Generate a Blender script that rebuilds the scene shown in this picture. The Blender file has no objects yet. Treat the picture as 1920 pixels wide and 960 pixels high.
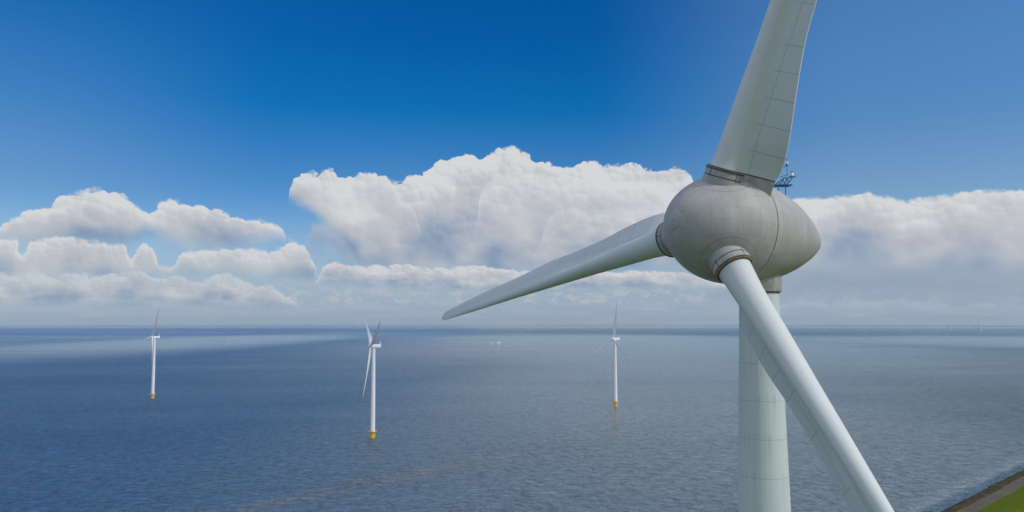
import bpy, math, random
import numpy as np
from mathutils import Vector, Matrix
random.seed(7)
rad = math.radians
scn = bpy.context.scene
COL = scn.collection

# ------------------------------------------------------------------ camera
H = 123.0                       # drone height above the water
F = 1500.0                      # focal length in photograph pixels (1920 wide)
PITCH = math.atan(119 / 1500)
cd = bpy.data.cameras.new('camera'); cam = bpy.data.objects.new('camera', cd); COL.objects.link(cam)
cam.location = (0, 0, H); cam.rotation_euler = (math.pi / 2 + PITCH, 0, 0)
cd.sensor_width = 36; cd.lens = 36 * F / 1920
cd.clip_start = 0.5; cd.clip_end = 150000
scn.camera = cam
cp, sp = math.cos(PITCH), math.sin(PITCH)

def ray(px, py):
    a, b = (px - 960) / F, (480 - py) / F
    return Vector((a, cp - b * sp, sp + b * cp))
def azel(px, py):
    r = ray(px, py)
    return math.degrees(math.atan2(r.x, r.y)), math.degrees(math.atan2(r.z, math.hypot(r.x, r.y)))
RE = 6371000.0
def sea_z(x, y): return -(x * x + y * y) / (2 * RE)
def on_sea(px, py):
    r = ray(px, py); t = H / -r.z
    for _ in range(30):
        p = r * t; t = (H - sea_z(p.x, p.y)) / -r.z
    p = r * t
    return Vector((p.x, p.y, sea_z(p.x, p.y)))
def at_depth(px, py, Y):
    r = ray(px, py); return Vector((0, 0, H)) + r * (Y / r.y)

# ------------------------------------------------------------------ light
SUN_AZ, SUN_EL = 118.0, 40.0    # degrees, azimuth clockwise from the view direction
sd = Vector((math.sin(rad(SUN_AZ)) * math.cos(rad(SUN_EL)), math.cos(rad(SUN_AZ)) * math.cos(rad(SUN_EL)), math.sin(rad(SUN_EL))))
sl = bpy.data.lights.new('sun', 'SUN'); so = bpy.data.objects.new('sun', sl); COL.objects.link(so)
sl.energy = 1.85; sl.angle = rad(3.0); sl.color = (1, .95, .87)
so.rotation_euler = (-sd).to_track_quat('-Z', 'Y').to_euler(); so.location = (0, 0, 400)
vs = scn.view_settings
vs.view_transform = 'Standard'; vs.look = 'None'; vs.exposure = 0; vs.gamma = 1; vs.use_curve_mapping = False
scn.cycles.max_bounces = 6; scn.cycles.volume_bounces = 0

# ------------------------------------------------------------------ node helper
class S:
    """a socket (or number) with operators that add math nodes"""
    nt = None
    def __init__(s, v): s.v = v
    @staticmethod
    def m(op, *a, clamp=False):
        n = S.nt.nodes.new('ShaderNodeMath'); n.operation = op; n.use_clamp = clamp
        for i, x in enumerate(a):
            x = x.v if isinstance(x, S) else x
            if isinstance(x, (int, float)): n.inputs[i].default_value = x
            else: S.nt.links.new(x, n.inputs[i])
        return S(n.outputs[0])
    def __add__(s, o): return S.m('ADD', s, o)
    __radd__ = __add__
    def __sub__(s, o): return S.m('SUBTRACT', s, o)
    def __rsub__(s, o): return S.m('SUBTRACT', o, s)
    def __mul__(s, o): return S.m('MULTIPLY', s, o)
    __rmul__ = __mul__
    def __truediv__(s, o): return S.m('DIVIDE', s, o)
def put(inp, v):
    v = v.v if isinstance(v, S) else v
    if isinstance(v, bpy.types.NodeSocket): S.nt.links.new(v, inp)
    else: inp.default_value = v
def clamp01(x): return S.m('ADD', x, 0.0, clamp=True)
def smooth(x, a, b):
    n = S.nt.nodes.new('ShaderNodeMapRange'); n.interpolation_type = 'SMOOTHSTEP'
    put(n.inputs[0], x); put(n.inputs[1], a); put(n.inputs[2], b); put(n.inputs[3], 0.0); put(n.inputs[4], 1.0)
    return S(n.outputs[0])
def smax(a, b, k=.3): return S.m('SMOOTH_MAX', a, b, k)
def comb(x, y, z=0.0):
    n = S.nt.nodes.new('ShaderNodeCombineXYZ')
    put(n.inputs[0], x); put(n.inputs[1], y); put(n.inputs[2], z); return S(n.outputs[0])
def sep(v):
    n = S.nt.nodes.new('ShaderNodeSeparateXYZ'); put(n.inputs[0], v); return [S(o) for o in n.outputs]
def vmath(op, a, b=None, out=0):
    n = S.nt.nodes.new('ShaderNodeVectorMath'); n.operation = op; put(n.inputs[0], a)
    if b is not None: put(n.inputs[1], b)
    return S(n.outputs[out])
def noise(vec, scale=1.0, detail=4, rough=.55, dist=0.0, out=0):
    n = S.nt.nodes.new('ShaderNodeTexNoise'); put(n.inputs['Vector'], vec)
    put(n.inputs['Scale'], scale); n.inputs['Detail'].default_value = detail
    n.inputs['Roughness'].default_value = rough; n.inputs['Distortion'].default_value = dist
    return S(n.outputs[out])
def voro(vec, scale=1.0, detail=2.5, rough=.5, lac=2.2, smoothf=.35):
    n = S.nt.nodes.new('ShaderNodeTexVoronoi'); n.feature = 'SMOOTH_F1'; n.normalize = True; n.voronoi_dimensions = '2D'
    put(n.inputs['Vector'], vec); put(n.inputs['Scale'], scale)
    n.inputs['Detail'].default_value = detail; n.inputs['Roughness'].default_value = rough
    n.inputs['Lacunarity'].default_value = lac; n.inputs['Smoothness'].default_value = smoothf
    return S(n.outputs['Distance'])
def mixc(f, a, b, mode='MIX'):
    n = S.nt.nodes.new('ShaderNodeMix'); n.data_type = 'RGBA'; n.blend_type = mode
    put(n.inputs[0], f)
    for i, c in ((6, a), (7, b)):
        if isinstance(c, (tuple, list)): c = tuple(c) + (1,) if len(c) == 3 else c
        put(n.inputs[i], c)
    return S(n.outputs[2])
def ramp(x, stops, interp='LINEAR'):
    n = S.nt.nodes.new('ShaderNodeValToRGB'); r = n.color_ramp; r.interpolation = interp
    while len(r.elements) < len(stops): r.elements.new(.5)
    for e, (p, c) in zip(r.elements, stops): e.position = p
    for e, (p, c) in zip(r.elements, stops): e.color = tuple(c) + (1,) if len(c) == 3 else c
    put(n.inputs[0], x); return S(n.outputs[0])
def curve(x, pts, dom=(-40, 40), rng=20.0):
    """float curve through (azimuth, elevation) points given in degrees"""
    n = S.nt.nodes.new('ShaderNodeFloatCurve'); c = n.mapping.curves[0]
    n.mapping.use_clip = False
    P = [((a - dom[0]) / (dom[1] - dom[0]), e / rng) for a, e in pts]
    c.points[0].location = P[0]; c.points[1].location = P[-1]
    for p in P[1:-1]: c.points.new(*p)
    for p in c.points: p.handle_type = 'VECTOR'
    n.mapping.update()
    put(n.inputs['Value'], S.m('DIVIDE', S(x.v) - dom[0], dom[1] - dom[0]))
    return S(n.outputs[0]) * rng

# ------------------------------------------------------------------ sky
def srgb(r, g, b):
    f = lambda v: (v / 255 / 12.92) if v <= 10 else ((v / 255 + .055) / 1.055) ** 2.4
    return (f(r), f(g), f(b))
W = bpy.data.worlds.new('World'); scn.world = W; W.use_nodes = True
nt = W.node_tree; S.nt = nt; nt.nodes.clear()
STR = 0.1
sky = nt.nodes.new('ShaderNodeTexSky'); sky.sky_type = 'NISHITA'; sky.sun_disc = False
sky.sun_elevation = rad(SUN_EL); sky.sun_rotation = rad(SUN_AZ); sky.air_density = 1.0; sky.dust_density = .6; sky.ozone_density = 2.0
tc = nt.nodes.new('ShaderNodeTexCoord')
D = S(tc.outputs['Generated'])
dx, dy, dz = sep(D)
az = S.m('ARCTAN2', dx, dy) * (180 / math.pi)
el = S.m('ARCSINE', dz) * (180 / math.pi)

X0 = lambda *c: tuple(v / STR for v in srgb(*c))
# the clear air: Nishita graded by elevation, deepest away from the sun
SKY_MID = [(0.0, (0.765, 0.967, 1.292)), (0.011388712558816358, (0.765, 0.967, 1.292)), (0.06712871951421631, (0.753, 0.948, 1.194)), (0.3265311486396596, (0.265, 0.619, 0.981)), (0.4898845467409195, (0.018, 0.519, 0.965)), (0.6661177693201351, (0.002, 0.443, 0.957))]
SKY_SIDE = [(0.0, (0.834, 1.064, 1.362)), (0.010222416961592786, (0.834, 1.064, 1.362)), (0.06712871951421631, (0.753, 0.948, 1.194)), (0.31413313847651725, (0.638, 0.795, 1.063)), (0.44000004436633317, (0.496, 0.753, 1.102)), (0.5996117497361965, (0.479, 0.806, 1.178))]
left = smooth(az, -4.0, -34.0)
ef = S.m('DIVIDE', el, 30.0, clamp=True)
pale = S.m('MAXIMUM', smooth(az, 5.0, 24.0), smooth(az, -16.0, -34.0) * smooth(el, 24.0, 9.0))
base = mixc(1.0, S(sky.outputs[0]), mixc(pale, ramp(ef, SKY_MID), ramp(ef, SKY_SIDE)), 'MULTIPLY')

base = mixc(smooth(el, 8.5, 0.5) * .75, base, X0(148, 167, 189))
base = mixc(left * smooth(el, 3.0, 9.0) * .42, base, X0(18, 104, 172))
base = mixc(pale * smooth(el, 3.0, 9.0), base, vmath('MULTIPLY', base, (.97, 1.06, 1.0)))

def edge(px_pts): return [azel(*p) for p in px_pts]
def layer(col, T, B, puff, relief, warp, amp, soft_t, soft_b, cols, big, aerial, baseamp=.5, conf=1.0):
    """one bank of cumulus between the outlines T and B (azimuth/elevation), composited over col"""
    a = az + warp[0]
    t = curve(a, edge(T)); b = curve(a, edge(B))
    e = el + warp[1]
    top = t + puff * amp - .09 * amp - e
    bot = e - b + (wisp - .5) * baseamp * 2.2
    st = (smooth(wisp, .38, .68) * 1.9 + .55) * soft_t
    mask = smooth(top, st * -.5, st) * smooth(bot, soft_b * -.5, soft_b) * conf
    depth = top / smax(t - b, 1.0)
    dc = S.m('ADD', depth, 0.0, clamp=True)
    shade = clamp01(1.04 - depth * .84 + relief * (1.15 - dc * .95) + (big - .5) * (.6 + dc * 2.6))
    c = ramp(shade, cols)
    if aerial: c = mixc(aerial, c, srgb(158, 174, 186) if False else AIR)
    return mixc(mask, col, c)

k = 1 / STR
def X(c): return tuple(v * k for v in c)
AIR = X(srgb(152, 169, 188))
CW = [(0, X(srgb(132, 151, 179))), (.25, X(srgb(156, 169, 189))), (.5, X(srgb(179, 185, 195))), (.75, X(srgb(194, 197, 202))), (1, X(srgb(213, 215, 217)))]

CL = [(0, X(srgb(168, 177, 191))), (.4, X(srgb(184, 189, 197))), (.7, X(srgb(196, 199, 204))), (1, X(srgb(213, 215, 217)))]
P = comb(az, el * 1.15)
w1 = noise(P, .55, 5, .6, out=1)
wx, wy, _ = sep(w1)
wx, wy = (wx - .5) * 1.5, (wy - .5) * 1.1
w2 = noise(P, 3.0, 4, .6, out=1); vx, vy, _ = sep(w2); vx, vy = (vx - .5), (vy - .5)
Pw = comb(az + vx * .16, el * 1.15 + vy * .16)
def dome(vec, scale):
    n = S.nt.nodes.new('ShaderNodeTexVoronoi'); n.feature = 'SMOOTH_F1'; n.voronoi_dimensions = '2D'; n.inputs['Smoothness'].default_value = .12
    put(n.inputs['Vector'], vec); n.inputs['Scale'].default_value = scale
    d = S(n.outputs['Distance']); return .5 - d * d * 1.5
LT = (.30, .42, 0)
def off_(k): return vmath('ADD', Pw, tuple(q * k for q in LT))
D1, D2, D3, D4 = dome(Pw, .52), dome(Pw, 1.25), dome(Pw, 2.9), dome(Pw, 5.5)
puffA = D1 * .26 + D2 * .22 + D3 * .12 + D4 * .045       # degrees of outline
puffB = D2 * .26 + D3 * .12 + D4 * .05
reliefA = (D1 - dome(off_(.8), .52)) * .30 + (D2 - dome(off_(.45), 1.25)) * .26 + (D3 - dome(off_(.2), 2.9)) * .12
reliefB = (D2 - dome(off_(.4), 1.25)) * .30 + (D3 - dome(off_(.2), 2.9)) * .20
bigA = noise(P, .20, 2, .5); bigB = noise(comb(az, el * 2.2), .45, 3, .5)

wisp = noise(comb(az, el * 1.7), .75, 5, .62)
cl = base
# thin low stratus veil close to the horizon
veil = noise(comb(az * .25, el * 2.2), .9, 5, .6)
cl = mixc(smooth(veil, .42, .75) * smooth(el, 7.5, 2.0) * .75, cl, X(srgb(174, 183, 195)))
# small far cumulus just above the horizon
pf = noise(comb(az * 1.0, el * 1.6), 1.1, 4, .6)
pb = 1 - voro(comb(az + vx * .3, el * 1.6 + vy * .3), 2.4, 1.5, .5)
mm = smooth(pf + (pb - .5) * .35, .56, .66) * smooth(el, .9, 1.3) * smooth(el, 2.9, 1.6)
cl = mixc(mm * .6, cl, X(srgb(188, 190, 194)))
# right hand low grey deck
cl = layer(cl, [(-60, 620), (1250, 620), (1300, 560), (1400, 500), (1500, 480), (1950, 470)],
           [(-60, 560), (1200, 560), (1500, 572), (1700, 575), (1950, 580)], puffA, reliefA * .1, (wx, wy * .3), .2, .5, 1.2,
           [(0, X(srgb(142, 161, 182))), (1, X(srgb(157, 170, 187)))], bigB, 0, .3, .95)
cl = layer(cl, [(-60, 640), (1440, 640), (1465, 565), (1500, 562), (1540, 568), (1600, 563), (1650, 566), (1700, 561), (1735, 568), (1800, 572), (1850, 566), (1950, 570)],
           [(-60, 590), (1400, 585), (1950, 585)], puffB, reliefB, (wx * .2, wy * .1), .8, .2, .5, CW, bigB, .62, .3, .6)
# bank 3 (left, upper)
cl = layer(cl, [(-60, 425), (0, 420), (20, 404), (50, 394), (77, 391), (97, 378), (117, 367), (140, 358), (167, 355), (190, 357), (213, 366), (227, 362), (245, 375), (253, 389), (267, 398), (287, 396), (300, 382), (323, 377), (353, 385), (367, 390), (378, 382), (400, 390), (423, 400), (447, 410), (467, 420), (480, 411), (507, 419), (530, 423), (538, 440), (545, 520), (560, 560), (1950, 560)],
           [(-60, 455), (0, 455), (77, 466), (160, 460), (233, 464), (275, 440), (317, 450), (350, 466), (400, 474), (467, 460), (530, 450), (600, 450), (1950, 445)], puffA, reliefA, (wx * .3, wy * .25), 1.0, .14, 1.1, CW, bigA, 0)
# bank 2 (right of the turbine)
cl = layer(cl, [(-60, 640), (1250, 600), (1290, 420), (1340, 385), (1400, 376), (1486, 375), (1540, 371), (1557, 368), (1590, 369), (1618, 361), (1641, 368), (1673, 372), (1688, 380), (1718, 374), (1783, 366), (1831, 358), (1912, 358), (1990, 360)],
           [(-60, 500), (1300, 495), (1500, 503), (1650, 497), (1800, 500), (1990, 505)], puffA, reliefA * .8, (wx * .25, wy * .2), .9, .18, 1.2, CW, bigA, 0)
cl = layer(cl, [(-60, 640), (535, 600), (560, 480), (585, 418), (625, 395), (700, 400), (760, 440), (800, 560), (1950, 640)],
           [(-60, 500), (560, 470), (640, 500), (760, 512), (1950, 512)], puffB, reliefB * .5, (wx * .6, wy * .5), 1.0, .8, 1.6, [(0, X(srgb(136, 156, 184))), (1, X(srgb(176, 184, 196)))], bigB, 0, 1.6, .7)
# bank 1 (the big cloud)
cl = layer(cl, [(-60, 640), (520, 560), (538, 390), (545, 346), (561, 330), (592, 322), (625, 319), (634, 337), (661, 326), (704, 326), (734, 337), (751, 349), (766, 331), (793, 325), (815, 306), (845, 299), (874, 287), (904, 295), (915, 288), (938, 275), (964, 273), (988, 286), (997, 299), (1028, 306), (1043, 316), (1075, 308), (1111, 301), (1148, 314), (1186, 310), (1225, 316), (1246, 322), (1265, 315), (1297, 324), (1303, 345), (1315, 400), (1350, 480), (1400, 540), (1950, 620)],
           [(-60, 380), (545, 372), (590, 402), (640, 446), (680, 498), (760, 508), (850, 505), (950, 511), (1100, 506), (1250, 498), (1400, 495), (1950, 490)], puffA, reliefA, (wx * .2, wy * .18), 1.2, .09, .75, CW, bigA, 0, .45)
# nearer billows in front of the big cloud
cl = layer(cl, [(-60, 640), (530, 560), (541, 400), (546, 352), (561, 338), (592, 330), (630, 336), (672, 336), (705, 341), (735, 352), (762, 372), (778, 395), (786, 430), (800, 520), (860, 640), (1950, 640)],
           [(-60, 372), (545, 366), (590, 392), (640, 412), (700, 420), (790, 430), (1950, 430)], puffA, reliefA, (wx * .3, wy * .3), .8, .30, 1.4, CL, bigA, 0, .8, .85)
cl = layer(cl, [(-60, 640), (850, 640), (885, 500), (893, 430), (896, 385), (905, 352), (925, 333), (955, 322), (985, 326), (1010, 338), (1040, 332), (1090, 322), (1150, 330), (1220, 334), (1300, 338), (1340, 420), (1400, 560), (1950, 640)],
           [(-60, 440), (880, 432), (960, 452), (1080, 462), (1250, 470), (1950, 470)], puffA, reliefA, (wx * .3, wy * .3), .8, .34, 1.8, CL, bigA, 0, .9, .9)
cl = layer(cl, [(-60, 640), (980, 560), (1010, 470), (1025, 415), (1050, 392), (1090, 384), (1140, 396), (1200, 390), (1280, 380), (1340, 420), (1400, 560), (1950, 640)],
           [(-60, 470), (1010, 470), (1100, 480), (1250, 485), (1950, 485)], puffA, reliefA, (wx * .3, wy * .3), .8, .5, 1.4, CL, bigB, 0, .9, .6)
# bank 4 (left, middle)
cl = layer(cl, [(-60, 446), (0, 446), (36, 448), (41, 490), (46, 448), (80, 447), (117, 441), (160, 450), (233, 457), (240, 476), (250, 498), (260, 462), (277, 450), (290, 461), (294, 500), (330, 500), (340, 474), (362, 465), (417, 467), (467, 464), (493, 469), (510, 478), (520, 466), (547, 450), (567, 457), (576, 466), (584, 480), (592, 503), (602, 535), (1950, 600)],
           [(-60, 520), (0, 520), (200, 522), (290, 514), (350, 512), (420, 514), (480, 520), (583, 522), (620, 500), (1950, 500)], puffB, reliefB * .8, (wx * .7, wy * .35), 1.0, .18, .8, CW, bigA, .06, .4)
# bank 5 (left, lowest)
cl = layer(cl, [(-60, 512), (0, 512), (100, 512), (187, 513), (225, 511), (263, 508), (283, 520), (307, 514), (333, 517), (360, 522), (373, 534), (383, 520), (405, 512), (433, 513), (467, 527), (480, 541), (497, 533), (520, 541), (545, 560), (575, 585), (1950, 590)],
           [(-60, 572), (0, 572), (300, 574), (520, 576), (600, 578), (1950, 570)], puffB, reliefB, (wx * .6, wy * .3), 1.1, .12, .6, CW, bigB, .30, .3, .9)
# strip under the big cloud
cl = layer(cl, [(-60, 600), (560, 600), (586, 540), (598, 512), (610, 496), (625, 488), (650, 499), (700, 497), (760, 495), (800, 502), (860, 500), (905, 497), (930, 505), (1000, 508), (1060, 507), (1130, 508), (1200, 507), (1290, 512), (1330, 520), (1500, 560), (1950, 600)],
           [(-60, 540), (600, 530), (700, 536), (900, 545), (1100, 540), (1290, 538), (1400, 545), (1950, 545)], puffB, reliefB, (wx * .4, wy * .2), .7, .10, .6, CW, bigB, .12, .3)
# broken cloud in the rest of the sky, outside the picture
side = smooth(S.m('ABSOLUTE', az), 38.0, 55.0)
high = smooth(el, 27.0, 45.0)
gen = noise(vmath('MULTIPLY', D, (3.2, 3.2, 6.0)), 1.0, 6, .6)
gm = smooth(gen, .40, .55) * S.m('MAXIMUM', side * smooth(el, 0.0, 4.0), high * .65)
cl = mixc(gm, cl, ramp(gen, [(.5, X((.84, .87, .92))), (.8, X((.52, .57, .65)))]))
bg = nt.nodes.new('ShaderNodeBackground'); put(bg.inputs[0], cl); bg.inputs[1].default_value = STR
wo = nt.nodes.new('ShaderNodeOutputWorld'); nt.links.new(bg.outputs[0], wo.inputs[0])
W.cycles.sampling_method = 'MANUAL'; W.cycles.sample_map_resolution = 512

# ------------------------------------------------------------------ materials
def mat(name, build):
    m = bpy.data.materials.new(name); m.use_nodes = True
    S.nt = m.node_tree; m.node_tree.nodes.clear()
    bs = S.nt.nodes.new('ShaderNodeBsdfPrincipled'); o = S.nt.nodes.new('ShaderNodeOutputMaterial')
    S.nt.links.new(bs.outputs[0], o.inputs[0]); build(bs); return m
def coord(kind='Object'):
    n = S.nt.nodes.new('ShaderNodeTexCoord'); return S(n.outputs[kind])
def position():
    n = S.nt.nodes.new('ShaderNodeNewGeometry'); return S(n.outputs['Position'])
def bump(h, strength, dist):
    n = S.nt.nodes.new('ShaderNodeBump'); put(n.inputs['Height'], h); n.inputs['Strength'].default_value = strength
    n.inputs['Distance'].default_value = dist; return S(n.outputs[0])
def flat(name, c, rough=.5, metal=0, var=.12, scale=1.5):
    def b(bs):
        n = noise(coord(), scale, 4, .6)
        put(bs.inputs['Base Color'], mixc(n, tuple(v * (1 - var) for v in c), tuple(v * (1 + var) for v in c)))
        bs.inputs['Roughness'].default_value = rough; bs.inputs['Metallic'].default_value = metal
    return mat(name, b)
def line(x, period, width, phase=0.0):
    """1 on thin lines every period along x"""
    f = S.m('PINGPONG', x + (phase + period * 1000), period / 2)      # 0 at multiples of the period
    return 1 - smooth(f, width * .4, width)

def b_blade(bs):
    uv = coord('UV'); u, v, _ = sep(uv)               # u: metres along the blade, v: metres from the pitch axis to the trailing edge
    ob = coord()
    c = mixc(noise(ob, .35, 5, .6), (.58, .625, .62), (.67, .70, .695))
    st = noise(vmath('MULTIPLY', ob, (2.5, 2.5, .12)), 1.0, 5, .6)
    c = mixc(smooth(st, .60, .80) * .22, c, (.33, .36, .33))
    panel = smooth(v, 1.9, 2.05) * smooth(u, 29.5, 29.0)
    c = mixc(panel * .35, c, (.56, .62, .61))
    bounds = [8.6, 11.3, 14.0, 16.7, 19.3, 23.4, 29.0]
    ln = None
    for q in bounds:
        l = 1 - smooth(S.m('ABSOLUTE', u - q), .012, .055)
        ln = l if ln is None else S.m('MAXIMUM', ln, l)
    ln = ln * smooth(v, 1.55, 1.7)
    seam = (1 - smooth(S.m('ABSOLUTE', v - SEAM(u)), .015, .06)) * smooth(u, 29.0, 28.8)
    ln = S.m('MAXIMUM', ln, seam * .7)
    grime = noise(ob, 2.0, 4, .7)
    c = mixc(ln * (.15 + grime * .75), c, (.17, .20, .19))
    put(bs.inputs['Base Color'], c); bs.inputs['Roughness'].default_value = .6; bs.inputs['Specular IOR Level'].default_value = .35
    put(bs.inputs['Normal'], bump(1 - ln, .5, .02))
def SEAM(u):
    s1 = S.m('GREATER_THAN', u, 11.3) * .12 + S.m('GREATER_THAN', u, 19.3) * .22 + S.m('GREATER_THAN', u, 23.4) * .25
    return 2.22 + (u - 6.0) * -.006 + s1 * .55
M_BLADE = mat('blade_paint', b_blade)

def hubcol(bs, seams):
    ob = coord(); uv = coord('UV'); u, v, _ = sep(uv)   # u: metres around, v: metres along the shell
    c = mixc(noise(ob, .55, 6, .65), (.31, .305, .29), (.44, .43, .41))
    blot = noise(vmath('MULTIPLY', ob, (1, 1, 1.6)), 1.6, 5, .7)
    c = mixc(smooth(blot, .5, .75) * .28, c, (.33, .33, .315))
    run = noise(vmath('MULTIPLY', ob, (2.2, 2.2, .25)), 1.0, 5, .6)
    c = mixc(smooth(run, .52, .72) * .30, c, (.56, .555, .54))
    tone = S.nt.nodes.new('ShaderNodeTexWhiteNoise'); tone.noise_dimensions = '2D'
    cell = comb(S.m('FLOOR', u / (1 / 24)), S.m('FLOOR', v / 1.3))
    put(tone.inputs['Vector'], cell)
    c = mixc(.16, c, mixc(S(tone.outputs[0]), (.30, .30, .29), (.62, .62, .60)))
    ln = S.m('MAXIMUM', line(v, 1.3, .05), line(u, 1 / 24, .0016))
    c = mixc(ln * smooth(noise(ob, .9, 4, .65), .40, .60) * .36, c, (.20, .205, .20))
    if seams:
        ring = None
        for d in HD:
            dd = vmath('CROSS_PRODUCT', ob, tuple(d)); L = vmath('LENGTH', dd, out=1)
            q = (1 - smooth(S.m('ABSOLUTE', L - 2.75), .02, .06)) * smooth(vmath('DOT_PRODUCT', ob, tuple(d), out=1), 2.5, 3.0)
            ring = q if ring is None else S.m('MAXIMUM', ring, q)
        c = mixc(ring * .42, c, (.12, .13, .12))
    put(bs.inputs['Base Color'], c); bs.inputs['Roughness'].default_value = .55
    put(bs.inputs['Normal'], bump(noise(ob, .9, 4, .6), .12, .25))

def b_tower(bs):
    ob = coord(); x, y, z = sep(ob)
    c = mixc(noise(ob, .3, 5, .6), (.54, .605, .60), (.62, .675, .665))
    st = noise(vmath('MULTIPLY', ob, (2.6, 2.6, .10)), 1.0, 5, .65)
    below = S.m('FRACT', (z + 400.0) / 3.95)
    c = mixc(smooth(st, .48, .66) * (.12 + below * below * .42), c, (.36, .39, .37))
    jn = line(z, 3.95, .055, 1.6)
    c = mixc(jn * .38, c, (.22, .25, .24))
    spots = noise(ob, 1.3, 2, .5)
    c = mixc(smooth(spots, .76, .79) * .6, c, (.2, .22, .2))
    put(bs.inputs['Base Color'], c); bs.inputs['Roughness'].default_value = .55
M_TOWER = mat('tower_paint', b_tower)
M_SEAL = flat('dark_seal', (.035, .045, .04), .7)
M_BOLT = flat('galvanised_bolt', (.40, .36, .26), .5, .3, .4, 6)
M_RUST = flat('rusty_flange', (.17, .11, .05), .8, 0, .5, 3)
M_STEEL = flat('blue_painted_steel', (.035, .13, .20), .5, .2)
M_WHITE = flat('white_paint', (.70, .70, .69), .45)
M_OFF = flat('offshore_white_paint', (.78, .77, .77), .45, 0, .05, .05)
M_YEL = flat('yellow_paint', (.75, .42, .02), .5, 0, .15, .3)
M_LAMP = flat('lamp_glass', (.85, .70, .60), .2)
M_BLACK = flat('black_plastic', (.02, .02, .025), .5)

# ------------------------------------------------------------------ mesh helpers
class MB:
    def __init__(s): s.v = []; s.f = []; s.uv = {}
    def add(s, verts, faces, uvs=None):
        o = len(s.v); s.v += [tuple(p) for p in verts]
        for fc in faces: s.f.append(tuple(i + o for i in fc))
        if uvs is not None:
            for i, q in enumerate(uvs): s.uv[o + i] = q
        return s
    def loft(s, rings, closed=True, caps=(True, True), uvs=None):
        n = len(rings[0]); V = [p for r in rings for p in r]; Fc = []
        for i in range(len(rings) - 1):
            for j in range(n if closed else n - 1):
                a, b = i * n + j, i * n + (j + 1) % n
                Fc.append((a, b, b + n, a + n))
        if caps[0]: Fc.append(tuple(range(n - 1, -1, -1)))
        if caps[1]: Fc.append(tuple((len(rings) - 1) * n + j for j in range(n)))
        return s.add(V, Fc, [q for r in uvs for q in r] if uvs else None)
    def tube(s, a, b, r0, r1=None, n=12, caps=(True, True)):
        a, b = Vector(a), Vector(b); r1 = r0 if r1 is None else r1
        z = (b - a).normalized(); x = z.orthogonal().normalized(); y = z.cross(x)
        R = [[p + (x * math.cos(t) + y * math.sin(t)) * r for t in [2 * math.pi * k / n for k in range(n)]] for p, r in ((a, r0), (b, r1))]
        return s.loft(R, caps=caps)
    def lathe(s, o, axis, prof, n=48, caps=(True, True)):
        """prof: (distance along axis, radius)"""
        o, z = Vector(o), Vector(axis).normalized(); x = z.orthogonal().normalized(); y = z.cross(x)
        return s.loft([[o + z * d + (x * math.cos(2 * math.pi * k / n) + y * math.sin(2 * math.pi * k / n)) * r for k in range(n)] for d, r in prof], caps=caps)
    def box(s, c, size, X=(1, 0, 0), Y=(0, 1, 0), bev=.0):
        c, X, Y = Vector(c), Vector(X).normalized(), Vector(Y).normalized(); Z = X.cross(Y)
        a, b, h = [q / 2 for q in size]
        V = [c + X * i * a + Y * j * b + Z * k_ * h for k_ in (-1, 1) for i, j in ((-1, -1), (1, -1), (1, 1), (-1, 1))]
        return s.add(V, [(3, 2, 1, 0), (4, 5, 6, 7), (0, 1, 5, 4), (1, 2, 6, 5), (2, 3, 7, 6), (3, 0, 4, 7)])
    def build(s, name, m, parent=None, origin=(0, 0, 0), smooth_=True, angle=35, bevel=0):
        o0 = Vector(origin)
        me = bpy.data.meshes.new(name)
        me.from_pydata([tuple(Vector(p) - o0) for p in s.v], [], s.f); me.update()
        if s.uv:
            L = me.uv_layers.new(name='UVMap')
            for lp in me.loops: L.data[lp.index].uv = s.uv.get(lp.vertex_index, (0, 0))
        me.materials.append(m)
        if smooth_:
            me.shade_smooth()
            me.set_sharp_from_angle(angle=rad(angle))
        ob = bpy.data.objects.new(name, me); COL.objects.link(ob)
        if bevel:
            md = ob.modifiers.new('bevel', 'BEVEL'); md.width = bevel; md.segments = 3; md.limit_method = 'ANGLE'
        if parent is not None:
            ob.parent = parent; ob.location = o0 - ABS[parent.name]
        else: ob.location = o0
        ABS[ob.name] = o0
        return ob
ABS = {}
def tag(o, label=None, cat=None, group=None, kind=None):
    for k_, v_ in (('label', label), ('category', cat), ('group', group), ('kind', kind)):
        if v_: o[k_] = v_
    return o
def empty(name, loc):
    e = bpy.data.objects.new(name, None); COL.objects.link(e); e.location = loc; e.empty_display_size = 2
    ABS[e.name] = Vector(loc); return e

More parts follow.
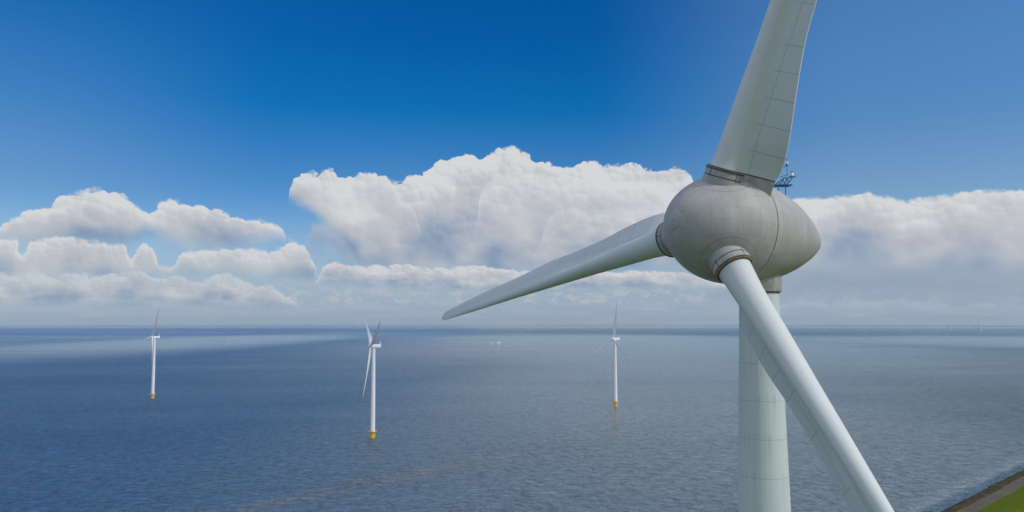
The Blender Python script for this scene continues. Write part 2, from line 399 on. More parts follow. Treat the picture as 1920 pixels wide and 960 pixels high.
# ------------------------------------------------------------------ water
def b_water(bs):
    p = position(); x, y, z = sep(p)
    dist = vmath('LENGTH', p, out=1)
    # cloud-shadow bands and bright sheen, imitated by ruffle, gloss and colour
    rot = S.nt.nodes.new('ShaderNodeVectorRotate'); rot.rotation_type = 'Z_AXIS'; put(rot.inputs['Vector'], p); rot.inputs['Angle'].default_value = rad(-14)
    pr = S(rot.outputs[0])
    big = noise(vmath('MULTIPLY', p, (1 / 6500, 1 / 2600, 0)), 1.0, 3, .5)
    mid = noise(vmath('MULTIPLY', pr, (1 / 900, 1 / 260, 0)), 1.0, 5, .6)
    lg = S.m('LOGARITHM', y * (1 + (big - .5) * 1.1) + x * .12 + 50.0, 10.0)       # shadow bands lie across the view
    band = sep(ramp(S.m('DIVIDE', S.m('SUBTRACT', lg, 2.5), 2.2, clamp=True), [(p_, (v,) * 3) for p_, v in SHADOW_BANDS], 'EASE'))[0]
    def soft_oval(cx, cy, rx, ry):
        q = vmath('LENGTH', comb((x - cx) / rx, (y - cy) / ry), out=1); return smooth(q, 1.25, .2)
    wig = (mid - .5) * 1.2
    sheen = S.m('MAXIMUM', S.m('MAXIMUM', soft_oval(560, 3900, 1500, 3100), S.m('MAXIMUM', soft_oval(230, 1500, 520, 1700) * .8, soft_oval(380, 2700, 760, 2300) * .9)), S.m('MAXIMUM', soft_oval(-1750, 4600, 750, 2300), soft_oval(3400, 4600, 2200, 1500)))
    dark_patch = soft_oval(-700, 3300, 1150, 2100)
    ruf = clamp01(band + wig + (big - .5) * 1.1 - sheen * .65 + dark_patch * .38)
    # waves
    wa = noise(vmath('MULTIPLY', pr, (1 / 5, 1 / 13, 0)), 1.0, 4, .62, .8)
    wc = noise(vmath('MULTIPLY', p, (1 / 10, 1 / 6.5, 0)), 1.0, 4, .62, .8)
    wb = noise(vmath('MULTIPLY', p, (1 / 3.2, 1 / 4.2, 0)), 1.0, 3, .65)
    ridge = 1 - S.m('ABSOLUTE', wa - .5) * 2.2
    h = wa * .7 + ridge * .35 + wc * 1.1 + wb * .30
    fade = S.m('DIVIDE', 1.0, S.m('ADD', dist * (1 / 4500), 1.0))
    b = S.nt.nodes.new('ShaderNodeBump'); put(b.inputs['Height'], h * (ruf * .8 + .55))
    put(b.inputs['Strength'], 1.0); put(b.inputs['Distance'], fade * 6.0)
    side = smooth(x + y * .06, -300.0, 520.0)
    c = mixc(side, (.003, .076, .215), (.034, .086, .104))  # greyer right side: cloud reflection painted into the water colour
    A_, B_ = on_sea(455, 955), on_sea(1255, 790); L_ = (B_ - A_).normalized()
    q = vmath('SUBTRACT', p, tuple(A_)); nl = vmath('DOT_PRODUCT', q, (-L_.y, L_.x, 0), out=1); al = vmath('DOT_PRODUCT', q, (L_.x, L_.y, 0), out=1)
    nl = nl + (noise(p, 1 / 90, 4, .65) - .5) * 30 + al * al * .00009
    c = mixc(sheen * .8, c, (.27, .28, .28))  # bright sky sheen painted as a pale water colour
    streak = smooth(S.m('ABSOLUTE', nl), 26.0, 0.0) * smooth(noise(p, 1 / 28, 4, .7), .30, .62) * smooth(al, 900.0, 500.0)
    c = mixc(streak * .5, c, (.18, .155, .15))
    off = vmath('DOT_PRODUCT', vmath('SUBTRACT', p, tuple(SH1)), tuple(-SHN), out=1)      # metres off the shore
    off = off + (noise(p, .05, 3, .6) - .5) * 14
    c = mixc(smooth(off, 14.0, 4.0) * .8, c, (.001, .050, .105))
    foam = smooth(noise(p, .45, 4, .75), .44, .60) * smooth(off, 7.0, 13.0) * smooth(off, 30.0, 16.0)
    c = mixc(foam * .32, c, (.72, .74, .74))
    c = mixc(smooth(off, 10.0, 20.0) * smooth(off, 42.0, 20.0) * .35, c, (.11, .15, .18))
    lit = smooth(h, .75, 1.95)                    # wave light and shade painted into the colour: pale crests, dark troughs
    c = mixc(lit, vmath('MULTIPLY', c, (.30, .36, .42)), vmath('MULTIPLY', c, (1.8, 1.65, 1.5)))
    N_ = S(b.outputs[0])
    t = S.nt
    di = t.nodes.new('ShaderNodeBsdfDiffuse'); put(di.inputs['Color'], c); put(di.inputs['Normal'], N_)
    gl = t.nodes.new('ShaderNodeBsdfGlossy'); put(gl.inputs['Color'], (.85, .97, 1.0, 1)); put(gl.inputs['Normal'], N_)
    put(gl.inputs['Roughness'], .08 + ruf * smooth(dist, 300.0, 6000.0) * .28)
    fr = t.nodes.new('ShaderNodeFresnel'); fr.inputs['IOR'].default_value = 1.333; put(fr.inputs['Normal'], N_)
    mx = t.nodes.new('ShaderNodeMixShader'); put(mx.inputs[0], S(fr.outputs[0]) * (.98 + side * .12 - ruf * .36 + sheen * .40))  # gloss raised in the sheen, cut in the shadow bands
    t.links.new(di.outputs[0], mx.inputs[1]); t.links.new(gl.outputs[0], mx.inputs[2])
    t.links.new(mx.outputs[0], [n for n in t.nodes if n.type == 'OUTPUT_MATERIAL'][0].inputs[0]); t.nodes.remove(bs)
SHADOW_BANDS = [(0, .90), (.12, .85), (.24, .70), (.38, .50), (.50, .30), (.57, .32), (.64, .66), (.70, .70), (.755, .25), (.79, .25), (.84, .6), (1, .5)]
SH2, SH1 = on_sea(1920, 881), on_sea(1761, 960)
SHN = Vector(((SH2 - SH1).normalized().y, -(SH2 - SH1).normalized().x, 0))
M_WATER = mat('lake_water', b_water)
rings = [0] + list(np.geomspace(30, 46000, 230))
NA = 256; V = [(0, 0, 0)]; Fc = []
for r in rings[1:]:
    V += [(r * math.sin(2 * math.pi * k_ / NA), r * math.cos(2 * math.pi * k_ / NA), -r * r / (2 * RE)) for k_ in range(NA)]
for k_ in range(NA): Fc.append((0, 1 + (k_ + 1) % NA, 1 + k_))
for i in range(len(rings) - 2):
    for k_ in range(NA):
        a = 1 + i * NA + k_; b = 1 + i * NA + (k_ + 1) % NA
        Fc.append((a, b, b + NA, a + NA))
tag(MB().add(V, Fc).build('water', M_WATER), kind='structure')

# ------------------------------------------------------------------ dike and shore
s2, s1 = on_sea(1920, 881), on_sea(1761, 960)
sdir = (s2 - s1).normalized(); sin_ = Vector((sdir.y, -sdir.x, 0)); sdir.z = 0
def strip(prof, name, m, along=(-900, 900), step=6.0, wob=.5, jag=0.0, kind='structure'):
    mb = MB(); n = int((along[1] - along[0]) / step)
    rows = []
    for i in range(n + 1):
        t = along[0] + i * step
        w = wob * (math.sin(t * .031) + .6 * math.sin(t * .083 + 1))
        rows.append([s1 + sdir * t + sin_ * (d + w + (random.uniform(-jag, jag) if 0 < j < len(prof) - 1 else 0)) + Vector((0, 0, z - s1.z + (random.uniform(-jag, jag) * .5 if 0 < j < len(prof) - 1 else 0))) for j, (d, z) in enumerate(prof)])
    mb.loft(rows, closed=False, caps=(False, False))
    o = mb.build(name, m); return tag(o, kind=kind)
def b_rock(bs):
    p = position(); v = S.nt.nodes.new('ShaderNodeTexVoronoi'); put(v.inputs['Vector'], p); v.inputs['Scale'].default_value = .38
    n = noise(p, .25, 5, .6)
    c = mixc(S(v.outputs['Color']), (.010, .008, .004), (.15, .10, .045))
    c = mixc(smooth(n, .45, .7) * .6, c, (.035, .045, .008))
    x, y, z = sep(p); c = mixc(smooth(z, .9, .2) * .8, c, (.012, .014, .012))
    put(bs.inputs['Base Color'], c); bs.inputs['Roughness'].default_value = .9; bs.inputs['Specular IOR Level'].default_value = .1
    put(bs.inputs['Normal'], bump(S(v.outputs['Distance']), 1.0, .5))
def b_track(bs):
    p = position(); c = mixc(noise(p, .12, 5, .6), (.055, .046, .026), (.12, .10, .07))
    c = mixc(smooth(noise(p, .05, 4, .6), .52, .62) * .7, c, (.10, .12, .03))
    put(bs.inputs['Base Color'], c); bs.inputs['Roughness'].default_value = .9
def b_grass(bs):
    p = position(); c = mixc(noise(p, .06, 6, .65), (.060, .095, .0005), (.115, .160, .001))
    c = mixc(smooth(noise(p, .35, 4, .7), .6, .75) * .5, c, (.035, .07, .008))
    put(bs.inputs['Base Color'], c); bs.inputs['Roughness'].default_value = .95
    put(bs.inputs['Normal'], bump(noise(p, 1.5, 3, .7), .6, .3)); bs.inputs['Specular IOR Level'].default_value = .05
    c = mixc(smooth(noise(p, .035, 5, .7), .48, .66) * .45, c, (.15, .15, .015)); c = mixc(smooth(noise(p, .22, 4, .75), .60, .68) * .6, c, (.02, .035, .002)); put(bs.inputs['Base Color'], c)
M_ROCK, M_TRACK, M_GRASS = mat('basalt_revetment', b_rock), mat('gravel_track', b_track), mat('meadow_grass', b_grass)
strip([(-4, -1.5), (0, 0), (2, .8), (4, 1.4), (6, 2.1), (8, 2.6), (10, 3.0), (12, 3.3)], 'shore', M_ROCK, step=2.2, jag=.28)
strip([(12, 3.3), (14, 3.34), (17, 3.36), (21, 3.4)], 'path', M_TRACK, jag=0)
strip([(21, 3.4), (28, 4.6), (40, 7.2), (44, 7.3), (60, 3.4), (75, 1.6), (110, 1.5), (1500, 1.5)], 'ground', M_GRASS)

# ------------------------------------------------------------------ the big turbine
C = Vector((20.537, 83.065, H + 9.719)); AA, TT, TH = rad(59.518), rad(3.865), rad(21.445)
nv = Vector((-math.sin(AA) * math.cos(TT), -math.cos(AA) * math.cos(TT), math.sin(TT)))
uv_ = Vector((math.cos(AA), -math.sin(AA), 0)); vv = nv.cross(uv_)
THS = [TH, TH + 2 * math.pi / 3, TH - 2 * math.pi / 3]
HD = [vv * math.cos(q) + uv_ * math.sin(q) for q in THS]
M_HUB = mat('hub_shell', lambda b: hubcol(b, True)); M_NAC = mat('nacelle_shell', lambda b: hubcol(b, False))
PROF = [(-4.82, 0.0), (-4.73, 0.84), (-4.45, 1.67), (-3.99, 2.48), (-3.36, 3.25), (-2.56, 3.97), (-1.62, 4.62), (-0.54, 5.19), (0.65, 5.54), (1.93, 5.75), (3.29, 5.8), (4.69, 5.67), (6.12, 5.43), (7.55, 5.17), (8.95, 4.84), (10.31, 4.37), (11.59, 3.83), (12.78, 3.26), (13.85, 2.68), (14.8, 2.12), (15.59, 1.59), (16.23, 1.1), (16.69, 0.69), (16.97, 0.35), (17.06, 0.0)]
PS = np.array([p[0] for p in PROF]); PR = np.array([p[1] for p in PROF])
# resample smoothly in the angle parameter
qk = np.linspace(0, math.pi, 25)
WK = np.array([PR[i] / max(math.sin(qk[i]), 1e-3) for i in range(25)]); WK[0], WK[-1] = WK[1], WK[-2]
def egg(q):
    w = np.interp(q, qk, np.convolve(np.pad(WK, 1, 'edge'), [.25, .5, .25], 'valid'))
    return 6.12 - 10.94 * math.cos(q), w * math.sin(q)
def q_at(s): return math.acos((6.12 - s) / 10.94)
def egg_shell(q0, q1, n, extra_in=None):
    mb = MB(); R = []; U = []; NN = 96; acc = 0; last = None
    pr = [egg(q) for q in np.linspace(q0, q1, n)]
    if extra_in == 'end': pr += [(pr[-1][0], pr[-1][1] - .25), (pr[-1][0] - .3, pr[-1][1] - .3)]
    if extra_in == 'start': pr = [(pr[0][0] + .3, pr[0][1] - .3), (pr[0][0], pr[0][1] - .25)] + pr
    for s, r in pr:
        if last: acc += math.hypot(s - last[0], r - last[1])
        last = (s, r)
        R.append([C - nv * s + (uv_ * math.cos(2 * math.pi * k_ / NN) + vv * math.sin(2 * math.pi * k_ / NN)) * max(r, .002) for k_ in range(NN)])
        U.append([((k_ if k_ <= NN / 2 else NN - k_) / NN, acc) for k_ in range(NN)])
    mb.loft(R, uvs=U, caps=(False, False)); return mb
tow_c = C - nv * 7.24; BASE = Vector((tow_c.x, tow_c.y, 1.5))
big = empty('wind_turbine', BASE)
tag(big, 'huge white wind turbine with grey egg-shaped hub, standing closest of all, by the grassy dike', 'wind turbine')
QJ = q_at(3.86)
hub = egg_shell(.03, QJ, 60, 'end').build('hub', M_HUB, big, C)
nac = egg_shell(q_at(3.98), math.pi - .01, 70, 'start').build('nacelle', M_NAC, big, C)
rj = egg(QJ)[1]
MB().lathe(C, -nv, [(3.6, rj - .16), (4.2, rj - .16)], 96).build('joint_seal', M_SEAL, big, C)
cap = MB().lathe(C, nv, [(4.12, 1.33), (4.40, 1.36), (4.50, 1.30), (4.72, 1.0), (4.86, .6), (4.93, .2), (4.94, .01)], 48)
M_CAP = flat('nose_cap_paint', (.38, .38, .375), .5, 0, .12, .8)
cap.build('nose_cap', M_CAP, hub, C)
MB().lathe(C, nv, [(4.94, .05), (4.955, .05)], 12).build('bolt_hole', M_BLACK, hub, C)
# tower
zt = 126.0
def trad(z): return 2.12 + (124 - z) * .0272 if z > 60 else 2.12 + 64 * .0272 + (60 - z) * .045
tz = [BASE.z - .3] + list(np.linspace(8, zt, 60))
MB().lathe((BASE.x, BASE.y, 0), (0, 0, 1), [(z, trad(z)) for z in tz], 72).build('tower', M_TOWER, big, BASE)
MB().lathe((BASE.x, BASE.y, 0), (0, 0, 1), [(zt - .04, 2.30), (zt + .05, 2.36), (zt + 2.4, 2.36), (zt + 4.5, 2.36)], 64).build('tower_neck', M_NAC, nac, C)
MB().lathe((BASE.x, BASE.y, 0), (0, 0, 1), [(zt - .16, 2.2), (zt - .03, 2.2)], 64).build('neck_seal', M_SEAL, nac, C)
# blade section table (fitted)
KR = [6.2, 7, 10, 15, 20, 25, 32, 40, 50, 58, 63.3, 64.2]
BE = [37.5, 35.5, 22.9 + 2, 15.8 + .6, 13.3, 12.9, 13.3, 12.4, 10.6, 8.5, 6.4, 6.4]
CLE = [1.70, 1.58, 1.37, 1.18, .97, .86, .76, .68, .63, .56, .46, .1]
CTE = [4.95, 5.16, 5.20, 4.49, 3.76, 3.51, 3.21, 2.59, 2.07, 1.42, .85, .2]
BT = [1.70, 1.60, 1.42, 1.30, 1.13, .97, .75, .54, .36, .20, .05, .02]
PB = [0, -.05, -.04, -.19, -.34, -.45, -.49, -.45, -.38, -.29, -.20, -.2]
def hermite(r, ys):
    xs = KR; i = min(max(np.searchsorted(xs, r) - 1, 0), len(xs) - 2)
    d = [(ys[min(j + 1, len(xs) - 1)] - ys[max(j - 1, 0)]) / (xs[min(j + 1, len(xs) - 1)] - xs[max(j - 1, 0)]) for j in (i, i + 1)]
    h = xs[i + 1] - xs[i]; t = (r - xs[i]) / h
    return (2*t**3-3*t**2+1)*ys[i] + (t**3-2*t**2+t)*h*d[0] + (-2*t**3+3*t**2)*ys[i+1] + (t**3-t**2)*h*d[1]
def section(r):
    """closed outline (e towards trailing edge, h towards the nose side) and its frame angles"""
    r_ = max(r, 6.2)
    le, te, b = hermite(r_, CLE), hermite(r_, CTE), hermite(r_, BT)
    m = 1 - min(max((r - 24) / 9, 0), 1); m = m * m * (3 - 2 * m)
    tt = max(min(float(np.interp(r, [6, 20, 40, 63], [.19, .15, .07, .01])), b * .4), .008)
    pts = []
    # front from trailing edge to the spar
    es = min(le * 1.38, te * .6)
    N1 = 14
    hback_te = -b * .50 * m - b * .10 * (1 - m)
    seam = (es, -b * .10 * m + b * .70 * (1 - m))
    for j in range(N1 + 1):                       # front panel
        t = j / N1; e = te + (seam[0] - te) * t
        hh = hback_te + tt + (seam[1] - hback_te - tt) * (t * m + (1 - m) * (1 - (1 - t) ** 1.6))
        pts.append((e, hh))
    # fillet up to the spar at angle 38 degrees past the crown
    a0 = rad(40) * m + rad(78) * (1 - m)
    c0 = (le * math.cos(a0), b * math.sin(a0))
    for j in range(1, 7):
        t = j / 7; q = (seam[0] + (c0[0] - seam[0]) * t, seam[1] + (c0[1] - seam[1]) * (t * t * .35 * m + t * (1 - .35 * m)))
        pts.append(q)
    for j in range(25):                           # round the leading edge
        a = a0 + (2 * math.pi - rad(80) - a0) * j / 24
        a_end = 2 * math.pi - rad(80)
        pts.append((le * math.cos(a), b * math.sin(a)))
    e1, h1 = pts[-1]
    for j in range(1, 15):                        # back surface
        t = j / 15; bow = math.sin(math.pi * t) * b * .16
        pts.append((e1 + (te - e1) * t, h1 + (hback_te - h1) * t - bow))
    pts.append((te, hback_te))
    return pts
def blade_mesh(i, r0, r1, n, sel=None):
    d = HD[i]; tan = -math.sin(THS[i]) * vv + math.cos(THS[i]) * uv_
    R = []; U = []
    for r in np.concatenate([np.linspace(r0, 30, n), np.linspace(30.6, r1 - 1.2, n), r1 - 1.2 * (1 - np.linspace(.12, 1, 10)) ** 1.5]) if r1 > 30 else np.linspace(r0, r1, n):
        r_ = max(r, 6.2); be = rad(hermite(r_, BE))
        e = math.cos(be) * tan - math.sin(be) * nv; f = -(d.cross(e))
        o = C + d * r + nv * hermite(r_, PB)
        pt = section(r)
        if sel: pt = sel(pt)
        R.append([o + e * a + f * h for a, h in pt]); U.append([(r, a) for a, h in pt])
    return MB().loft(R, uvs=U)
def flange(i, rows, name, m, parent, bolts=None):
    d = HD[i]; return MB().lathe(C, d, rows, 72).build(name, m, parent, C)
for i in range(3):
    d = HD[i]
    bl = blade_mesh(i, 6.22, 64.2, 60).build('blade', M_BLADE, big, C, angle=50)
    sk = flange(i, [(3.6, 2.10), (5.0, 2.02), (5.22, 2.0)], 'root_collar', M_NAC, hub)
    flange(i, [(5.22, 1.94), (5.32, 1.94)], 'collar_seal', M_SEAL, hub)
    flange(i, [(5.32, 2.0), (5.92, 1.98)], 'collar_band', M_NAC, hub)
    flange(i, [(5.92, 2.04), (6.02, 2.04)], 'collar_flange', M_SEAL if i != 1 else M_RUST, hub)
    flange(i, [(6.02, 1.88), (6.2, 1.86)], 'blade_flange', M_RUST if i == 1 else M_SEAL, bl)
    x = d.orthogonal().normalized(); y = d.cross(x); mb = MB()
    for k_ in range(56):
        a = 2 * math.pi * k_ / 56; q = C + (x * math.cos(a) + y * math.sin(a)) * 1.94
        mb.tube(q + d * 5.98, q + d * 6.17, .055, n=6)
    mb.build('bolt_ring', M_BOLT, bl, C)
    # short vertical seam on the collar
    tan = -math.sin(THS[i]) * vv + math.cos(THS[i]) * uv_
    be = rad(37.5); e = math.cos(be) * tan - math.sin(be) * nv; f = -(d.cross(e))
    for a in (-2.55, 2.2, .75):
        mb = MB()
        q = (e * math.cos(a) + f * math.sin(a)) * 1.985; t = -e * math.sin(a) + f * math.cos(a)
        mb.box(C + d * 5.35 + q, (.05, 1.3, .07), t, d); mb.build('collar_clamp', M_SEAL, hub, C)
    # grey root wedge under the trailing edge panel
    mb = MB(); R = []
    for r in np.linspace(3.7, 6.1, 8):
        pt = [p for p in section(6.2) if p[0] > 1.35]
        R.append([C + d * r + e * a + f * h for a, h in pt])
    mb.loft(R).build('root_wedge', M_NAC, hub, C, angle=50)
    MB().loft([[C + d * r + e * (a * 1.0 + .01) + f * (h * 1.02) for a, h in section(6.2) if a > 1.4] for r in (6.105, 6.2)]).build('wedge_seal', M_SEAL, bl, C)

# service mast on the nacelle
YM = C.y + 5.9
def P_(px, py, dy=0.0): return at_depth(px, py, YM + dy)
mst = MB(); r_ = .055
for dyy in (0, 1.1):
    for a, b in (((1459.5, 348), (1459.5, 366)), ((1473, 349), (1473, 376)), ((1447, 347), (1447, 362)), ((1440, 347), (1477, 349)),
                 ((1452, 346.5), (1471, 334)), ((1471, 334), (1491, 331.2)), ((1452, 346.5), (1476, 344.8)), ((1476, 344.8), (1487, 331.8)),
                 ((1460, 341.5), (1463, 346)), ((1463, 346), (1468, 336)), ((1468, 336), (1471, 345)), ((1471, 345), (1476, 333.5)), ((1476, 333.5), (1478, 343))):
        mst.tube(P_(*a, dyy), P_(*b, dyy), r_, n=8)
for q in ((1452, 346.5), (1471, 334), (1476, 344.8), (1487, 331.8), (1459.5, 348), (1473, 349), (1463, 346)):
    mst.tube(P_(*q), P_(*q, 1.1), r_ * .8, n=8)
mast = mst.build('service_mast', M_STEEL, nac, C)
mb = MB(); mb.box(P_(1464, 348.2, .55), (2.2, 1.3, .10)); mb.box(P_(1486, 331, .45), (.62, .5, .06)); mb.build('mast_platform', M_STEEL, nac, C)
mb = MB()
for a, b in (((1463, 331), (1477, 328.8)), ((1475.6, 329), (1475.6, 310)), ((1468.5, 312.8), (1475, 311)), ((1463, 334), (1475, 333)),
             ((1475.6, 302), (1475.3, 299)), ((1475.3, 299), (1474, 296.5)), ((1474, 296.5), (1471, 294.5))): mb.tube(P_(*a, .4), P_(*b, .4), .03, n=6)
mb.build('instrument_rod', M_STEEL, nac, C)
mb = MB(); q = P_(1475.5, 306, .4); mb.lathe(q, (0, 0, 1), [(-.16, .05), (-.12, .15), (.1, .17), (.2, .10)], 16); mb.build('wind_sensor', M_WHITE, nac, C)
mb = MB(); mb.lathe(P_(1475.1, 310, .4), (0, 0, 1), [(-.1, .08), (.05, .12), (.1, .06)], 12); mb.build('sensor_mount', M_BLACK, nac, C)
mb = MB(); q = P_(1485.2, 330.6, .4); mb.lathe(q, (0, 0, 1), [(0, .21), (.1, .22), (.35, .17), (.42, .10)], 20); mb.build('warning_light', M_LAMP, nac, C)
mb = MB(); mb.lathe(q, (0, 0, 1), [(.42, .12), (.5, .13), (.56, .10)], 16); mb.build('light_cap', M_STEEL, nac, C)

# ------------------------------------------------------------------ offshore turbines
def small_blade(L):
    ks = [0, .03, .08, .2, .35, .55, .75, .92, .99, 1.0]
    ch = [2.4, 2.4, 3.2, 5.0, 4.3, 3.2, 2.2, 1.3, .6, .12]
    th_ = [2.2, 2.1, 1.7, 1.1, .75, .48, .28, .14, .06, .02]
    tw = [22, 22, 20, 14, 9, 5, 3, 1, 0, 0]; R = []
    for t in np.linspace(0, 1, 40):
        c, h, w = [np.interp(t, ks, q) for q in (ch, th_, tw)]; w = rad(w + 6); round_ = max(0, 1 - t / .15)
        ring = []
        for k_ in range(20):
            a = 2 * math.pi * k_ / 20; ex = math.cos(a); hy = math.sin(a) * (1 - (1 - round_) * .45 * (ex + 1) / 1.4)
            x0 = ex * c / 2 + (1 - round_) * c * .22; y0 = hy * h / 2
            # x = tangential (towards the trailing edge), y = away from the nose; mesh points up z
            ring.append((x0 * math.cos(w) - y0 * math.sin(w), x0 * math.sin(w) + y0 * math.cos(w) - t * t * L * .035, 1.1 + t * (L - 1.1)))
        R.append(ring)
    return MB().loft(R)
def build_small(name, hub_h, L, offshore, sc=1.0):
    """a turbine whose nose points to local -Y; root at the waterline"""
    r = empty(name, (0, 0, 0))
    if offshore:
        f = MB().lathe((0, 0, 0), (0, 0, 1), [(-2, 2.75), (6.2, 2.75)], 32); f.build('foundation', M_YEL, r)
        p = MB().lathe((0, 0, 0), (0, 0, 1), [(5.9, 3.2), (6.3, 4.3), (6.6, 4.4), (6.62, 2.5)], 32)
        p.box((-4.6, -2.0, 6.45), (3.8, 3.2, .3)); p.build('platform', M_YEL, r)
        rl = MB()
        for z in (7.1, 7.7):
            for k_ in range(24):
                a, b = 2 * math.pi * k_ / 24, 2 * math.pi * (k_ + 1) / 24
                rl.tube((4.3 * math.cos(a), 4.3 * math.sin(a), z), (4.3 * math.cos(b), 4.3 * math.sin(b), z), .05, n=5)
        for k_ in range(24):
            a = 2 * math.pi * k_ / 24; rl.tube((4.3 * math.cos(a), 4.3 * math.sin(a), 6.6), (4.3 * math.cos(a), 4.3 * math.sin(a), 7.75), .05, n=5)
        rl.build('railing', M_YEL, r)
        b = MB()
        for y_ in (-.9, .9): b.tube((-3.1, y_, -1.5), (-3.1, y_, 6), .14, n=8)
        for k_ in range(10): b.tube((-3.1, -.9, .2 + k_ * .6), (-3.1, .9, .2 + k_ * .6), .05, n=5)
        b.build('boat_ladder', M_YEL, r)
        c = MB(); c.tube((3.6, -1.6, 6.5), (3.6, -1.6, 9.4), .14, n=8); c.tube((3.6, -1.6, 9.3), (5.6, -2.4, 9.9), .1, n=8); c.build('davit_crane', M_YEL, r)
        z0 = 6.62
        d = MB(); d.box((0, -2.48, 7.75), (.9, .2, 2.1)); d.build('door', M_SEAL, r)
    else: z0 = -1
    MB().lathe((0, 0, 0), (0, 0, 1), [(z0, 2.5 * sc), (hub_h * .35, 2.35 * sc), (hub_h * .7, 1.95 * sc), (hub_h - 2.2 * sc, 1.55 * sc)], 32).build('tower', M_OFF, r)
    T6 = rad(6)
    def F(y, z): return (0, y * math.cos(T6) , hub_h + z - y * math.sin(T6))
    n = MB(); R = []
    for y_, w, h, zc in ((-2.1, 1.5, 1.6, 0), (-1.9, 1.9, 1.9, 0), (0, 1.95, 1.95, .05), (5.5, 1.9, 1.95, .1), (7.2, 1.8, 1.8, .2), (7.5, 1.5, 1.5, .25)):
        R.append([(w * sc * (abs(math.cos(a)) ** .45) * (1 if math.cos(a) > 0 else -1), y_ * sc, hub_h + zc * sc + h * sc * (abs(math.sin(a)) ** .45) * (1 if math.sin(a) > 0 else -1)) for a in [2 * math.pi * k_ / 32 + .05 for k_ in range(32)]])
    nc = n.loft(R).build('nacelle', M_OFF, r, bevel=0)
    g = MB(); g.box((0, 6.6 * sc, hub_h + 3.3 * sc), (3.0 * sc, .5 * sc, 3.0 * sc)); g.tube((0, 7.2 * sc, hub_h + 2 * sc), (0, 7.0 * sc, hub_h + 5.6 * sc), .12 * sc, n=6); g.build('cooler', M_OFF, nc)
    MB().lathe((0, 0, hub_h), (0, -1, math.tan(T6)), [(1.9 * sc, 1.6 * sc), (2.3 * sc, 1.75 * sc), (4.2 * sc, 1.7 * sc), (5.2 * sc, 1.3 * sc), (5.8 * sc, .7 * sc), (6.0 * sc, .05)], 28).build('hub', M_OFF, r)
    bm = small_blade(L); first = None
    for k_ in range(3):
        if first is None: first = b = bm.build('blade', M_OFF, r)
        else:
            b = first.copy(); COL.objects.link(b)
        b.location = (0, -3.4 * sc * math.cos(T6), hub_h + 3.4 * sc * math.sin(T6))
    return r
def pose_small(r, loc, yaw_deg, phase, pitch=0):
    """yaw: the AA angle of the nose direction; phase: first blade's angle from straight up"""
    r.location = loc
    # local -Y must become (-sin a, -cos a)
    r.rotation_euler = (0, 0, -rad(yaw_deg))
    k_ = 0
    for c in r.children:
        if c.name.split('.')[0] == 'blade':
            q = rad(phase + 120 * k_); k_ += 1
            # blades turn about the tilted shaft (nose up 6 degrees)
            tilt = Matrix.Rotation(rad(-6), 4, 'X')
            c.matrix_local = Matrix.Translation(c.location) @ tilt @ Matrix.Rotation(q, 4, 'Y') @ Matrix.Rotation(rad(pitch), 4, 'Z')
def copy_tree(o, parent=None):
    c = o.copy(); COL.objects.link(c); c.parent = parent
    for ch in list(o.children): copy_tree(ch, c)
    return c
def set_blade_rest(r): pass
protoO = build_small('offshore_wind_turbine', 95, 54, True)
protoF = build_small('distant_wind_turbine', 133, 63, False, 1.45)
offs = [protoO, copy_tree(protoO), copy_tree(protoO)]
dat = [((286, 747), 54, 25, 8, 'white offshore turbine with yellow foot, seen edge-on, farthest left over the blue water'),
       ((698.5, 821), 70, 180, 20, 'white offshore turbine with yellow foot and one blade hanging straight down its tower'),
       ((1154.5, 762), 61, 4, 0, 'white offshore turbine with yellow foot nearest the huge turbine, one blade pointing straight up')]
for o, ((px, py), a, ph, pt, lab) in zip(offs, dat):
    pose_small(o, on_sea(px, py), a, ph, pt); tag(o, lab, 'wind turbine', 'white offshore turbines on yellow foundations')
far = [(1840, 619.6, 59, -48, 'tiny white turbine on the hazy horizon, the brightest of the far ones'),
       (1783, 618.5, 59, 20, 'faint far turbine just right of the long white ship near the horizon'),
       (1819, 616.0, 62, 50, 'faint small turbine just left of the brightest far turbine on the hazy horizon'),
       (1870.5, 613.2, 60, 5, 'very faint turbine right of the brightest far turbine, last before the frame edge'),
       (672, 611.0, 60, 10, 'barely visible turbine on the horizon above the middle offshore turbine\'s left blade tip'),
       (706.5, 610.3, 60, 40, 'barely visible turbine on the horizon just right of the middle offshore turbine')]
fo = [protoF] + [copy_tree(protoF) for _ in far[1:]]
for o, (px, py, a, ph, lab) in zip(fo, far):
    pose_small(o, on_sea(px, py), a, ph); tag(o, lab, 'wind turbine', 'faint turbines far off along the horizon')

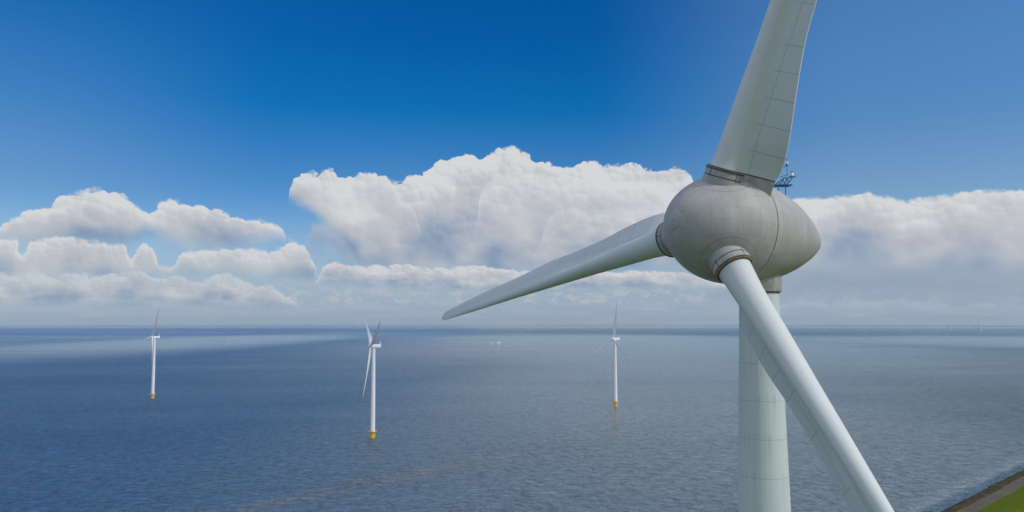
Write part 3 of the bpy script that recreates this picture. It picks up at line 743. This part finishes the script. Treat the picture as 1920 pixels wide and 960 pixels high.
# ------------------------------------------------------------------ ships and boats
M_HULL = flat('ship_white', (.80, .80, .80), .4); M_DARK = flat('ship_dark', (.05, .07, .09), .5); M_GLASS = flat('dark_windows', (.03, .05, .07), .15)
def hull(L, B, h, name, m, parent, org, rake=.12, draft=.8):
    R = []
    for t in np.linspace(0, 1, 15):
        w = B / 2 * (min(1, t / .08) ** .5 if t < .08 else (1 if t < .75 else max(.04, 1 - ((t - .75) / .25) ** 2)))
        w = max(w, B * .03); x0 = (t - .5) * L; sheer = h * (1 + .25 * max(0, t - .7) / .3)
        R.append([Vector((x0 + (rake * L * .3 if False else 0), y_, z)) for y_, z in ((-w * .8, -draft), (-w, .3), (-w, sheer), (w, sheer), (w, .3), (w * .8, -draft))])
    return MB().loft([[org + Q @ p for p in r] for r in R]).build(name, m, parent, org)
def ship(px, py, L, heading, kind_, label, cat, name, group=None):
    global Q
    org = on_sea(px, py); Q = Matrix.Rotation(rad(heading), 3, 'Z')
    r = empty(name, org); tag(r, label, cat, group)
    def bx(nm, m, *bs):
        mb = MB()
        for c, s in bs: mb.box(org + Q @ Vector(c), s, Q @ Vector((1, 0, 0)), Q @ Vector((0, 1, 0)))
        mb.build(nm, m, r, org, smooth_=False)
    if kind_ == 'cruiser':
        hull(L, 8, 2.4, 'hull', M_HULL, r, org)
        bx('cabin', M_HULL, ((-L * .32, 0, 4.3), (L * .26, 6.8, 3.6))); bx('cabin', M_HULL, ((L * .36, 0, 4.0), (L * .14, 6, 3.0)))
        bx('deckhouse', M_GLASS, ((0, 0, 3.3), (L * .36, 6.4, 1.6)))
        bx('wheelhouse', M_HULL, ((-L * .34, 0, 7.0), (5, 4.5, 2.0)))
        mb = MB(); mb.tube(org + Q @ Vector((L * .3, 0, 5)), org + Q @ Vector((L * .3, 0, 10)), .15, n=6); mb.build('flag_mast', M_HULL, r, org)
    elif kind_ == 'barge':
        hull(L, 10, 3.0, 'hull', M_DARK if 'dark' in label else M_HULL, r, org)
        bx('hatch', M_DARK if 'dark' in label else M_HULL, ((.06 * L, 0, 4.0), (L * .66, 8, 1.8)))
        bx('wheelhouse', M_HULL, ((-L * .41, 0, 5.5), (8, 7, 5)))
    else:
        dark = 'dark' in label
        hull(L, L * .3, 1.3, 'hull', M_DARK if dark else M_HULL, r, org, draft=.4)
        bx('cabin', M_DARK if dark else M_HULL, ((-L * .08, 0, 2.1), (L * .42, L * .2, 1.7)))
        mb = MB(); mb.tube(org + Q @ Vector((-.1 * L, 0, 2.8)), org + Q @ Vector((-.1 * L, 0, 5.5)), .12, n=6); mb.build('mast', M_DARK if dark else M_HULL, r, org)
    return r
ship(928.5, 643.2, 58, 183, 'cruiser', 'long low white ship on open water between the middle and right offshore turbines', 'ship', 'passenger_ship')
ship(1766, 613.2, 95, 4, 'barge', 'long white ship far off near the horizon, among the faint turbines', 'ship', 'cargo_ship')
ship(624, 613.4, 110, 2, 'barge', 'dark low ship silhouetted on the horizon, left of the middle offshore turbine', 'ship', 'cargo_ship')
ship(641, 629, 11, 30, 'boat', 'small white motorboat between the left and middle offshore turbines', 'boat', 'motorboat')
ship(1078, 632, 12, 80, 'boat', 'tiny dark boat far off between the long low white ship and the right offshore turbine', 'boat', 'motorboat')
ship(1491, 631, 14, 10, 'boat', 'small pale boat just right of the big turbine\'s lowest blade', 'boat', 'motorboat')

# far shore, low and wooded, on the right
def b_shore(bs):
    p = position(); put(bs.inputs['Base Color'], mixc(noise(p, .004, 4, .6), (.03, .055, .035), (.07, .09, .06))); bs.inputs['Roughness'].default_value = .9
mb = MB(); rows = []
for i in range(161):
    a0, _ = azel(1500, 608); a1, _ = azel(2150, 608)
    t = i / 160; a = rad(a0 + (a1 - a0) * t); d0 = 24000 - 2500 * t
    hgt = .45 * min(1, t / .1) * (12 + 10 * abs(math.sin(i * .7) * math.sin(i * .23)) + random.uniform(0, 5))
    def at(d, z): return Vector((math.sin(a) * d, math.cos(a) * d, z - d * d / (2 * RE)))
    rows.append([at(d0, -1), at(d0 + 60, 2), at(d0 + 150, hgt), at(d0 + 1200, hgt * .9), at(d0 + 1400, -1)])
mb.loft(rows, closed=False, caps=(False, False)); tag(mb.build('distant_shore', mat('distant_woods', b_shore)), kind='structure')

# short vapour trail high in the clear sky
a, b = [Vector((0, 0, H)) + ray(*q).normalized() * 12000 for q in ((1616.5, 333.5), (1627, 323.5))]
dv = (b - a); mb = MB(); ax = dv.normalized(); o_ = []
rr = [.3, 1.6, 2.4, 2.6, 2.2, 2.6, 2.9, 2.4, 1.6, .4]
mb.lathe(a, ax, [(dv.length * k_ / 9, r) for k_, r in enumerate(rr)], 14)
M_TR = flat('ice_trail', (.75, .78, .82), .9)
tag(mb.build('vapour_trail', M_TR), 'short thin white streak in the clear sky above the right-hand cloud bank', 'vapour trail')

# ------------------------------------------------------------------ haze
def b_haze():
    m = bpy.data.materials.new('haze_air'); m.use_nodes = True; t = m.node_tree; t.nodes.clear()
    o = t.nodes.new('ShaderNodeOutputMaterial'); v = t.nodes.new('ShaderNodeVolumePrincipled')
    v.inputs['Color'].default_value = (.78, .90, 1.0, 1); v.inputs['Density'].default_value = HAZE; v.inputs['Anisotropy'].default_value = 0.0
    t.links.new(v.outputs[0], o.inputs['Volume']); return m
HAZE = 2.3e-5
if HAZE:
    mb = MB(); mb.box((0, 0, 20), (96000, 96000, 368)); tag(mb.build('haze', b_haze(), smooth_=False), kind='stuff')
